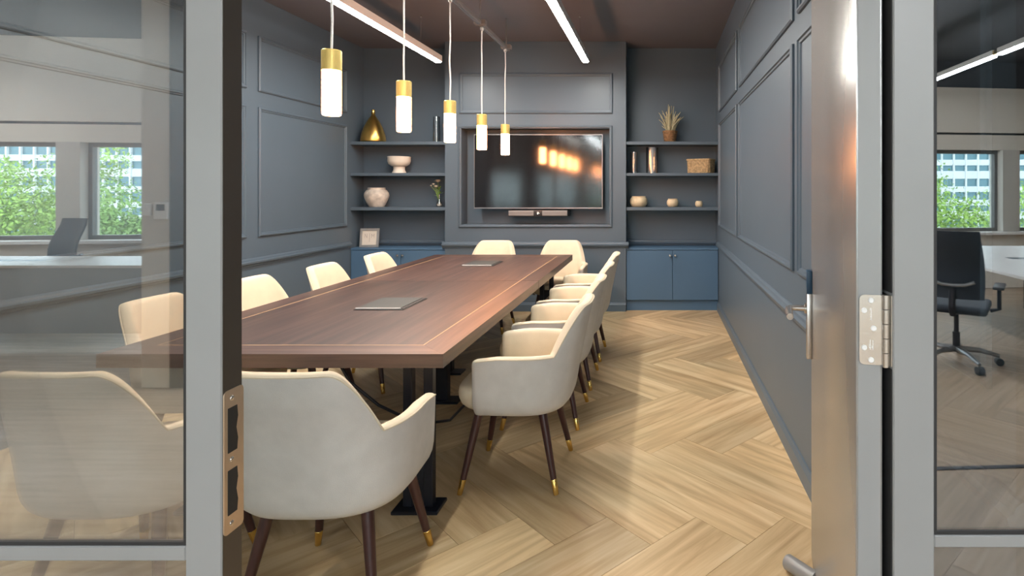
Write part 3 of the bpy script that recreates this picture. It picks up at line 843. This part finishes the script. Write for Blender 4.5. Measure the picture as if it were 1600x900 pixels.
stems = [((0, 0, 0.05), (-0.01, 0, 0.2), (-0.015, -0.01, 0.295), 0.042, 'petal'), ((0, 0, 0.05), (-0.02, -0.01, 0.18), (-0.035, -0.02, 0.235), 0.03, 'petalw'),
         ((0, 0, 0.05), (-0.04, 0, 0.19), (-0.072, 0, 0.262), 0.022, 'petalw'), ((0, 0, 0.05), (-0.05, 0.01, 0.18), (-0.10, 0.0, 0.245), 0.016, 'petalw')]
for a, m_, e, r, pm in stems:
    sm = MB().tube([a, m_, e], 0.0028, 6).build('stem', 'green', t)
    flower(e, r * 1.25, pm).build('bloom', pm, sm, smooth=False)
rr = random.Random(5)
for k in range(16):
    a = rr.uniform(0, 6.28); el = rr.uniform(0.2, 1.1)
    base = Vector((-0.008, 0, rr.uniform(0.12, 0.22)))
    d = Vector((math.cos(a) * math.cos(el), math.sin(a) * 0.6 * math.cos(el), math.sin(el)))
    s_ = d.cross(Vector((0, 0, 1))).normalized()
    l = rr.uniform(0.045, 0.075)
    MB().add([base, base + d * l * 0.5 + s_ * 0.013, base + d * l, base + d * l * 0.5 - s_ * 0.013, base + d * l * 0.5 + Vector((0, 0, 0.004))], [(0, 1, 4), (1, 2, 4), (2, 3, 4), (3, 0, 4)]).build('leaf', 'green', t, smooth=False)

# small framed print leaning in the left alcove
t = thing('picture_frame', (-3.375, 6.66, CT), 0, label='small silver framed print standing on the left cabinet', category='picture frame')
t.rotation_euler = (R(-8), 0, R(4))
for x0, x1, z0, z1 in ((-0.108, 0.108, 0, 0.026), (-0.108, 0.108, 0.194, 0.22), (-0.108, -0.082, 0.026, 0.194), (0.082, 0.108, 0.026, 0.194)):
    MB().rbox(x0, x1, -0.010, 0.010, z0, z1, 0.002, 1).build('frame_bar', 'silver', t)
MB().box(-0.083, 0.083, 0.0, 0.006, 0.025, 0.195).build('print', 'paper', t, smooth=False)
b = MB()
def stroke(x0, z0, x1, z1, wd=0.0035):
    d = Vector((x1 - x0, 0, z1 - z0)).normalized(); s_ = Vector((d.z, 0, -d.x)) * wd / 2
    a_, c_ = Vector((x0, -0.0006, z0)), Vector((x1, -0.0006, z1))
    b.add([a_ - s_, a_ + s_, c_ + s_, c_ - s_], [(0, 1, 2, 3)])
for q in ((-0.055, 0.11, -0.055, 0.155), (-0.055, 0.155, -0.030, 0.11), (-0.030, 0.11, -0.030, 0.155), (0.0, 0.06, 0.0, 0.165), (0.022, 0.11, 0.022, 0.155), (0.022, 0.155, 0.036, 0.125), (0.036, 0.125, 0.05, 0.155), (0.05, 0.155, 0.05, 0.11)):
    stroke(*q)
b.build('monogram', 'ink', t, smooth=False)
MB().add([(-0.03, 0.010, 0.14), (0.03, 0.010, 0.14), (0.03, 0.060, 0.009), (-0.03, 0.060, 0.009), (-0.03, 0.013, 0.14), (0.03, 0.013, 0.14), (0.03, 0.063, 0.010), (-0.03, 0.063, 0.010)],
         [(0, 1, 2, 3), (7, 6, 5, 4), (0, 4, 5, 1), (1, 5, 6, 2), (2, 6, 7, 3), (3, 7, 4, 0)]).build('easel_back', 'black', t, smooth=False)

# dried grass in a woven pot
t = thing('potted_grass', (0.15, YI, S1), label='dry grassy plant in a brown woven pot, top right shelf', category='plant')
pot = MB().lathe([(0, 0), (0.060, 0), (0.064, 0.01), (0.084, 0.125), (0.086, 0.135), (0.076, 0.135), (0.07, 0.11), (0, 0.108)], n=28).build('pot', 'wickerd', t)
for k in range(6):
    z = 0.015 + k * 0.022
    r = 0.064 + (0.084 - 0.064) * z / 0.125
    MB().tube([((r + 0.002) * math.cos(2 * math.pi * j / 28), (r + 0.002) * math.sin(2 * math.pi * j / 28), z + 0.003 * math.sin(j * 1.57)) for j in range(29)], 0.006, 6, cap=False).build('weave_band', 'wickerd', pot)
rr = random.Random(11)
for k in range(44):
    a = rr.uniform(0, 6.28); sp_ = rr.uniform(0.01, 0.13); hgt = rr.uniform(0.08, 0.35) * (1 - 0.3 * sp_ / 0.13)
    bx_, by_ = 0.045 * math.cos(a) * rr.random(), 0.045 * math.sin(a) * rr.random()
    ex, ey = bx_ + sp_ * math.cos(a), by_ + 0.6 * sp_ * math.sin(a)
    z0 = 0.108
    kx, ky = rr.uniform(-0.012, 0.012), rr.uniform(-0.01, 0.01)
    MB().tube([(bx_, by_, z0), (bx_ + 0.25 * (ex - bx_) + kx, by_ + 0.25 * (ey - by_) + ky, z0 + hgt * 0.45), (bx_ + 0.6 * (ex - bx_) - kx, by_ + 0.6 * (ey - by_), z0 + hgt * 0.8), (ex, ey, z0 + hgt)], [0.007, 0.0065, 0.0055, 0.003], 5).build('grass_stalk', 'dry', t)

# wicker basket
t = thing('wicker_basket', (0.515, YI, S2z), R(-26), label='rectangular wicker basket at the right end of the middle shelf', category='basket')
bw, bd, bh = 0.128, 0.085, 0.15
for k in range(9):
    z = 0.009 + k * 0.0165
    gx = bw + 0.010 * k / 8; gy = bd + 0.008 * k / 8
    loop = []
    for x, y in rrect(-gx, gx, -gy, gy, 0.02, 4):
        loop.append((x, y, z))
    loop.append(loop[0])
    MB().tube(loop, 0.0088, 6, cap=False).build('weave_band', 'wicker', t)
rim = [(x, y, bh + 0.006) for x, y in rrect(-bw - 0.014, bw + 0.014, -bd - 0.012, bd + 0.012, 0.022, 4)]
MB().tube(rim + [rim[0]], 0.012, 8, cap=False).build('rim', 'wicker', t)
for x, y in rrect(-bw - 0.008, bw + 0.008, -bd - 0.008, bd + 0.008, 0.02, 1) + [(k * 0.045, -bd - 0.008) for k in (-2, -1, 0, 1, 2)] + [(bw + 0.008, k * 0.04) for k in (-1, 0, 1)]:
    MB().tube([(x * 0.985, y * 0.985, 0.004), (x * 1.04, y * 1.04, bh)], 0.0055, 6).build('stake', 'wicker', t)
MB().box(-bw, bw, -bd, bd, 0.001, 0.012).build('bottom', 'wicker', t, smooth=False)

for x, r, h, lab in ((-0.219, 0.104, 0.125, 'largest round cream stone pot on the lowest right shelf'), (0.181, 0.070, 0.096, 'medium round cream stone pot on the lowest right shelf'), (0.491, 0.046, 0.070, 'smallest round cream stone pot on the lowest right shelf')):
    t = thing('stone_pot', (x, YI, S3), label=lab, category='pot', group='round stone pots in three sizes')
    MB().lathe([(0, 0), (0.62 * r, 0), (0.78 * r, 0.06 * h), (0.96 * r, 0.3 * h), (r, 0.52 * h), (0.95 * r, 0.74 * h), (0.80 * r, 0.9 * h), (0.74 * r, 0.93 * h)], n=30).build('body', 'stone', t)
    MB().lathe([(0.74 * r, 0.92 * h), (0.80 * r, 0.95 * h), (0.79 * r, h), (0.66 * r, h), (0.60 * r, 0.86 * h), (0.6 * r, 0.5 * h), (0, 0.4 * h)], n=30).build('rim', 'stone', t)

# ------------------------------------------------------------------ open-plan office behind the viewpoint (seen mirrored in the glass)
OX0, OX1 = -9.6, 8.2
OZ = 3.2
OPOLY = [(OX0, YP + 0.02), (OX0, -4.45), (OX1, -6.47), (OX1, YP + 0.02)]
ofl = MB().prism(OPOLY, (0, 0, 0), (1, 0, 0), (0, 1, 0), (0, 0, 1), -0.1, -0.006).build('floor_office', 'ofloor', kind='structure')
lay((-0.9, 5.2, -4.6, YP + 0.018), ofl, 'ofloor')
MB().box(0.5, 6.5, -0.735, -0.705, -0.004, 0.004).build('trim_2', 'black', rot=(0, 0, R(-3)), kind='structure')
MB().prism([(x, min(y, YP - 0.021)) for x, y in OPOLY], (0, 0, 0), (1, 0, 0), (0, 1, 0), (0, 0, 1), OZ, OZ + 0.1).build('ceiling_office', 'oceil', kind='structure')
MB().box(OX0 - 0.1, OX0, -4.6, YP, 0, OZ).build('wall_office_left', 'owall', kind='structure')
MB().box(OX1, OX1 + 0.1, -6.6, YP, 0, OZ).build('wall_office_right', 'owall', kind='structure')
MB().box(OX0, XL, YP, YP + 0.06, 0, OZ).build('wall_front_left', 'owall', kind='structure')
MB().box(2.06, OX1, YR, YR + 0.08, 0, OZ).build('wall_front_far_right', 'owall', kind='structure')
# window wall, slightly skewed to the partition
WO = (-6.94, -4.70, 0); WA = R(-6.45)
PIT = 1.506
WX0, WX1 = -2.70, 15.25
ZS, ZH = 0.80, 1.96
ww = thing('wall_window_side', WO, WA, kind='structure')
MB().box(WX0, WX1, -0.25, 0, 0, ZS).build('sill_wall', 'owall', ww, smooth=False)
MB().box(WX0, WX1, -0.25, 0, ZH, 2.17).build('window_header', 'owall', ww, smooth=False)
MB().box(WX0, WX1, -0.25, -0.02, 2.17, 2.20).build('blind_gap', 'gasket', ww, smooth=False)
MB().box(WX0, WX1, -0.25, 0.03, 2.20, 2.83).build('bulkhead', 'owall', ww, smooth=False)
MB().box(WX0, 5.0, -0.25, 0.0, 2.83, OZ).build('upper_wall', 'owall', ww, smooth=False)
MB().box(5.0, WX1, -0.25, 0.0, 2.83, OZ).build('upper_wall', 'oceil', ww, smooth=False)
MB().rbox(WX0, WX1, 0.0, 0.10, ZS - 0.04, ZS, 0.004, 1).build('window_board', 'desk', ww)
for k in range(-1, 11):
    x = k * PIT
    MB().box(x - 0.13, x + 0.13, -0.25, 0.02, ZS, ZH).build('pier', 'opier', ww, smooth=False)
for k in range(-1, 10):
    x0, x1 = k * PIT + 0.13, (k + 1) * PIT - 0.13
    wn = thing(f'window_{k + 4}', WO, WA, kind='structure')
    for a, c, z0, z1 in ((x0, x1, ZS, ZS + 0.05), (x0, x1, ZH - 0.05, ZH), (x0, x0 + 0.045, ZS + 0.05, ZH - 0.05), (x1 - 0.045, x1, ZS + 0.05, ZH - 0.05)):
        MB().box(a, c, -0.16, -0.09, z0, z1).build('frame_bar', 'owin', wn, smooth=False)
    MB().box(x0 + 0.045, x1 - 0.045, -0.13, -0.124, ZS + 0.05, ZH - 0.05).build('pane', 'winglass', wn, smooth=False)
# short wall end with switches, dark cover on its edge
pr = MB().box(-3.64, -3.435, -2.25, -2.0, 0, OZ).build('wall_pier', 'owall', kind='structure', smooth=False)
MB().box(-3.434, -3.30, -2.25, -1.99, 0, OZ).build('trim_3', 'oceil', kind='structure', smooth=False)
MB().rbox(-3.625, -3.565, -2.0, -1.988, 1.215, 1.30, 0.003, 1).build('switch_plate', 'white', label='plain white switch plate on the office wall end', category='switch')
t = thing('wall_controller', (-3.49, -2.0, 1.25), label='white wall controller with a small screen on the office wall end', category='controller')
MB().rbox(-0.05, 0.05, 0.0, 0.02, -0.06, 0.06, 0.004, 1).build('case', 'white', t)
MB().box(-0.03, 0.03, 0.02, 0.0208, 0.0, 0.045).build('display', 'screen', t, smooth=False)

def office_light(x, y0, y1, label):
    t = thing('office_linear_light', (x, (y0 + y1) / 2, 2.70), label=label, category='ceiling light', group='linear lights in the open office')
    h = (y1 - y0) / 2
    for a, c in ((-h, -0.04), (0.04, h)):
        MB().rbox(-0.03, 0.03, a, c, 0.02, 0.07, 0.003, 1).build('housing', 'white', t)
        MB().rbox(-0.028, 0.028, a + 0.002, c - 0.002, 0, 0.0195, 0.006, 1).build('diffuser', 'oled', t)
        MB().tube([(0, (a + c) / 2, 0.07), (0, (a + c) / 2, OZ - 2.70)], 0.002, 6).build('suspension_wire', 'steel', t)
    MB().box(-0.02, 0.02, -0.045, 0.045, 0.022, 0.06).build('connector', 'brass', t, smooth=False)
office_light(3.32, -5.2, -3.2 + 1.4, 'office light bar mirrored in the right glass, above the desk')
office_light(1.1, -5.0, -0.8, 'added office light bar behind the doorway, right of centre')  # added to light the office, placed where neither glass screen mirrors it
office_light(-1.7, -4.8, -0.8, 'added office light bar behind the doorway, left of centre')  # likewise added for its light, mirrored in neither screen
office_light(-8.3, -4.0, -0.6, 'added unseen office light bar at the far left of the open office')  # added out of view to brighten the left end of the window wall

def desk(x0, x1, y0, y1, label):
    t = thing('office_desk', ((x0 + x1) / 2, (y0 + y1) / 2, 0), label=label, category='desk', group='white bench desks in the office')
    hx, hy = (x1 - x0) / 2, (y1 - y0) / 2
    MB().rbox(-hx, hx, -hy, hy, 0.705, 0.73, 0.003, 1).build('desk_top', 'desk', t)
    for sx in (-1, 1):
        for sy in (-1, 1):
            MB().rbox(sx * (hx - 0.12) - 0.03, sx * (hx - 0.12) + 0.03, sy * (hy - 0.1) - 0.03, sy * (hy - 0.1) + 0.03, 0, 0.705, 0.003, 1).build('leg', 'black', t)
    for sy in (-1, 1):
        MB().box(-hx + 0.1, hx - 0.1, sy * (hy - 0.1) - 0.02, sy * (hy - 0.1) + 0.02, 0.655, 0.7).build('beam', 'black', t, smooth=False)
    MB().box(-hx + 0.12, hx - 0.12, hy - 0.06, hy - 0.04, 0.12, 0.70).build('modesty_panel', 'bezel', t, smooth=False)
    MB().box(-hx * 0.25, hx * 0.25, -0.06, 0.06, 0.7305, 0.7315).build('cable_flap', 'black', t, smooth=False)
desk(2.80, 4.45, -4.7, -2.25, 'white bench desk by the window, mirrored in the right glass')
desk(-8.4, -4.2, -3.7, -3.0, 'white bench desk by the window, mirrored in the left glass')

def task_chair(x, y, rz, label):
    t = thing('task_chair', (x, y, 0), rz, label=label, category='chair', group='black office task chairs')
    # +y is the way the sitter looks
    rows = []
    m = MB(); vs_ = []; fs = []
    nz, nx = 9, 9
    for side in (0, 1):
        for i in range(nz):
            tz = i / (nz - 1)
            z = 0.55 + 0.53 * tz
            wd = 0.225 * (1 - 0.12 * tz) * (0.94 + 0.06 * math.sin(math.pi * tz))
            yb = -0.20 - 0.10 * tz + 0.05 * math.sin(math.pi * min(1, tz * 1.2))
            for k in range(nx):
                u = -1 + 2 * k / (nx - 1)
                vs_.append((u * wd, yb + 0.05 * u * u - side * 0.018, z))
    N1 = nz * nx
    for i in range(nz - 1):
        for k in range(nx - 1):
            a = i * nx + k
            fs.append((a, a + 1, a + nx + 1, a + nx)); fs.append((N1 + a, N1 + a + nx, N1 + a + nx + 1, N1 + a + 1))
    for k in range(nx - 1):
        fs.append((k, N1 + k, N1 + k + 1, k + 1)); e = (nz - 1) * nx
        fs.append((e + k, e + k + 1, N1 + e + k + 1, N1 + e + k))
    for i in range(nz - 1):
        a = i * nx; c = a + nx - 1
        fs.append((a, a + nx, N1 + a + nx, N1 + a)); fs.append((c, N1 + c, N1 + c + nx, c + nx))
    bk = m.add(vs_, fs).build('backrest', 'mesh', t)
    MB().tube([(-0.15, -0.235, 0.69), (-0.08, -0.225, 0.66), (0, -0.222, 0.655), (0.08, -0.225, 0.66), (0.15, -0.235, 0.69)], 0.014, 8).build('lumbar_bar', 'bezel', bk)
    MB().rbox(-0.235, 0.235, -0.22, 0.25, 0.43, 0.50, 0.03, 3).build('seat', 'mesh', t)
    MB().tube([(0, -0.05, 0.42), (0, -0.24, 0.44), (0, -0.27, 0.50), (0, -0.25, 0.62)], 0.025, 10).build('back_support', 'black', t)
    MB().lathe([(0.028, 0.09), (0.028, 0.25), (0.018, 0.25), (0.018, 0.40), (0.09, 0.405), (0.09, 0.43), (0, 0.43)], n=16).build('gas_column', 'black', t)
    for s in (-1, 1):
        ar = MB().tube([(s * 0.24, -0.02, 0.45), (s * 0.30, -0.02, 0.47), (s * 0.30, -0.02, 0.63)], 0.016, 8).build('armrest', 'black', t)
        MB().rbox(s * 0.30 - 0.04, s * 0.30 + 0.04, -0.13, 0.13, 0.63, 0.655, 0.01, 2).build('arm_pad', 'blackp', ar)
    for k in range(5):
        a = 2 * math.pi * k / 5 + 0.3
        ca, sa = math.cos(a), math.sin(a)
        l = MB().tube([(0.02 * ca, 0.02 * sa, 0.115), (0.17 * ca, 0.17 * sa, 0.11), (0.31 * ca, 0.31 * sa, 0.075)], [0.026, 0.02, 0.014], 8).build('base_leg', 'bezel', t)
        MB().tube([(0.31 * ca - 0.025 * sa, 0.31 * sa + 0.025 * ca, 0.03), (0.31 * ca + 0.025 * sa, 0.31 * sa - 0.025 * ca, 0.03)], 0.03, 14).build('caster', 'blackp', l)
    return t
task_chair(2.42, -2.55, R(214), 'black mesh task chair beside the white desk, mirrored in the right glass')
task_chair(-6.5, -4.02, R(15), 'task chair with a rounded back, mirrored faintly in the left glass')

# ------------------------------------------------------------------ outside the office windows
MB().box(-160, 130, -150, -10, -9.2, -9.0).build('ground', 'ground', kind='structure')
def facade(x0, nb, y, nf, rz, label, bw_=1.75, fh_=2.3, z0=-9.0):
    t = thing('office_block', (x0, y, z0), rz, label=label, category='building', group='glazed office blocks outside')
    W_ = nb * bw_
    MB().box(0, W_, -12, -0.35, 0, nf * fh_ + 0.6).build('core', 'bglass', t, smooth=False)
    src = None; srcp = None
    for i in range(nf + 1):
        MB().box(0, W_, -0.36, 0, i * fh_, i * fh_ + (0.85 if i % 3 else 1.15)).build('spandrel', 'bwhite', t, smooth=False)
    for k in range(nb + 1):
        MB().box(k * bw_ - 0.12, k * bw_ + 0.12, -0.36, 0.12, 0, nf * fh_).build('fin', 'bwhite', t, smooth=False)
    rr_ = random.Random(nb)
    for i in range(nf):
        for k in range(nb):
            if srcp is None:
                srcp = MB().box(0.12, bw_ - 0.12, -0.24, -0.2, 0.85, fh_).build('window_pane', 'bglass', t, smooth=False, loc=(0, 0, 0))
            else:
                o = srcp.copy(); C.objects.link(o); o.parent = t
                o.location = (k * bw_, rr_.uniform(-0.05, 0.05), i * fh_)
    return t
facade(-99, 18, -76, 9, R(-6), 'white gridded office block outside, mirrored in the left glass', z0=-10.0, fh_=2.2)
facade(34, 16, -84, 9, R(4), 'glass and white office block outside, mirrored in the right glass', z0=-9.0, fh_=2.0)

def tree(x, y, z0, hgt, rad, m, label, seed, n=15000):
    t = thing('tree', (x, y, z0), label=label, category='tree', group='street trees outside the office')
    rr_ = random.Random(seed)
    MB().tube([(0, 0, 0), (0.1, 0.05, hgt * 0.3), (0, 0.1, hgt * 0.55), (0.1, 0, hgt * 0.8)], [0.28, 0.22, 0.15, 0.05], 8).build('trunk', 'bark', t)
    for k in range(6):
        a = k * 1.05 + seed
        MB().tube([(0, 0.05, hgt * (0.4 + 0.05 * k)), (rad * 0.35 * math.cos(a), rad * 0.35 * math.sin(a), hgt * (0.52 + 0.05 * k)), (rad * 0.7 * math.cos(a), rad * 0.7 * math.sin(a), hgt * (0.58 + 0.05 * k))], [0.12, 0.08, 0.03], 6).build('branch', 'bark', t)
    blobs = [(rr_.gauss(0, rad * 0.42), rr_.gauss(0, rad * 0.42), hgt * 0.80 + rr_.gauss(0, hgt * 0.07), rad * rr_.uniform(0.3, 0.5)) for _ in range(20)]
    mb = MB()
    for i in range(n):
        bx_, by_, bz_, br_ = rr_.choice(blobs)
        d = Vector((rr_.gauss(0, 1), rr_.gauss(0, 1), rr_.gauss(0, 1))).normalized()
        p = Vector((bx_, by_, bz_)) + d * br_ * rr_.uniform(0.6, 1.05)
        u = Vector((rr_.gauss(0, 1), rr_.gauss(0, 1), rr_.gauss(0, 1))).normalized()
        v = u.cross(d).normalized()
        s_ = rr_.uniform(0.05, 0.11)
        mb.add([p - u * s_, p + v * s_ * 0.55, p + u * s_, p - v * s_ * 0.55], [(0, 1, 2, 3)])
    mb.build('foliage', m, t, smooth=False, kind='stuff')
tree(12.8, -23.5, -9.0, 10.9, 4.0, 'leaf1', 'light green tree in front of the office block on the right', 2)
tree(-28.2, -22.0, -9.0, 11.8, 3.6, 'leaf1', 'broad green tree filling the leftmost mirrored window', 4)
tree(-20.6, -20.5, -9.0, 9.9, 2.4, 'leaf2', 'low green tree below the mirrored office block on the left', 6)
tree(-2.0, -30.0, -9.0, 10.0, 4.5, 'leaf2', 'darker green tree outside the middle office windows', 8)
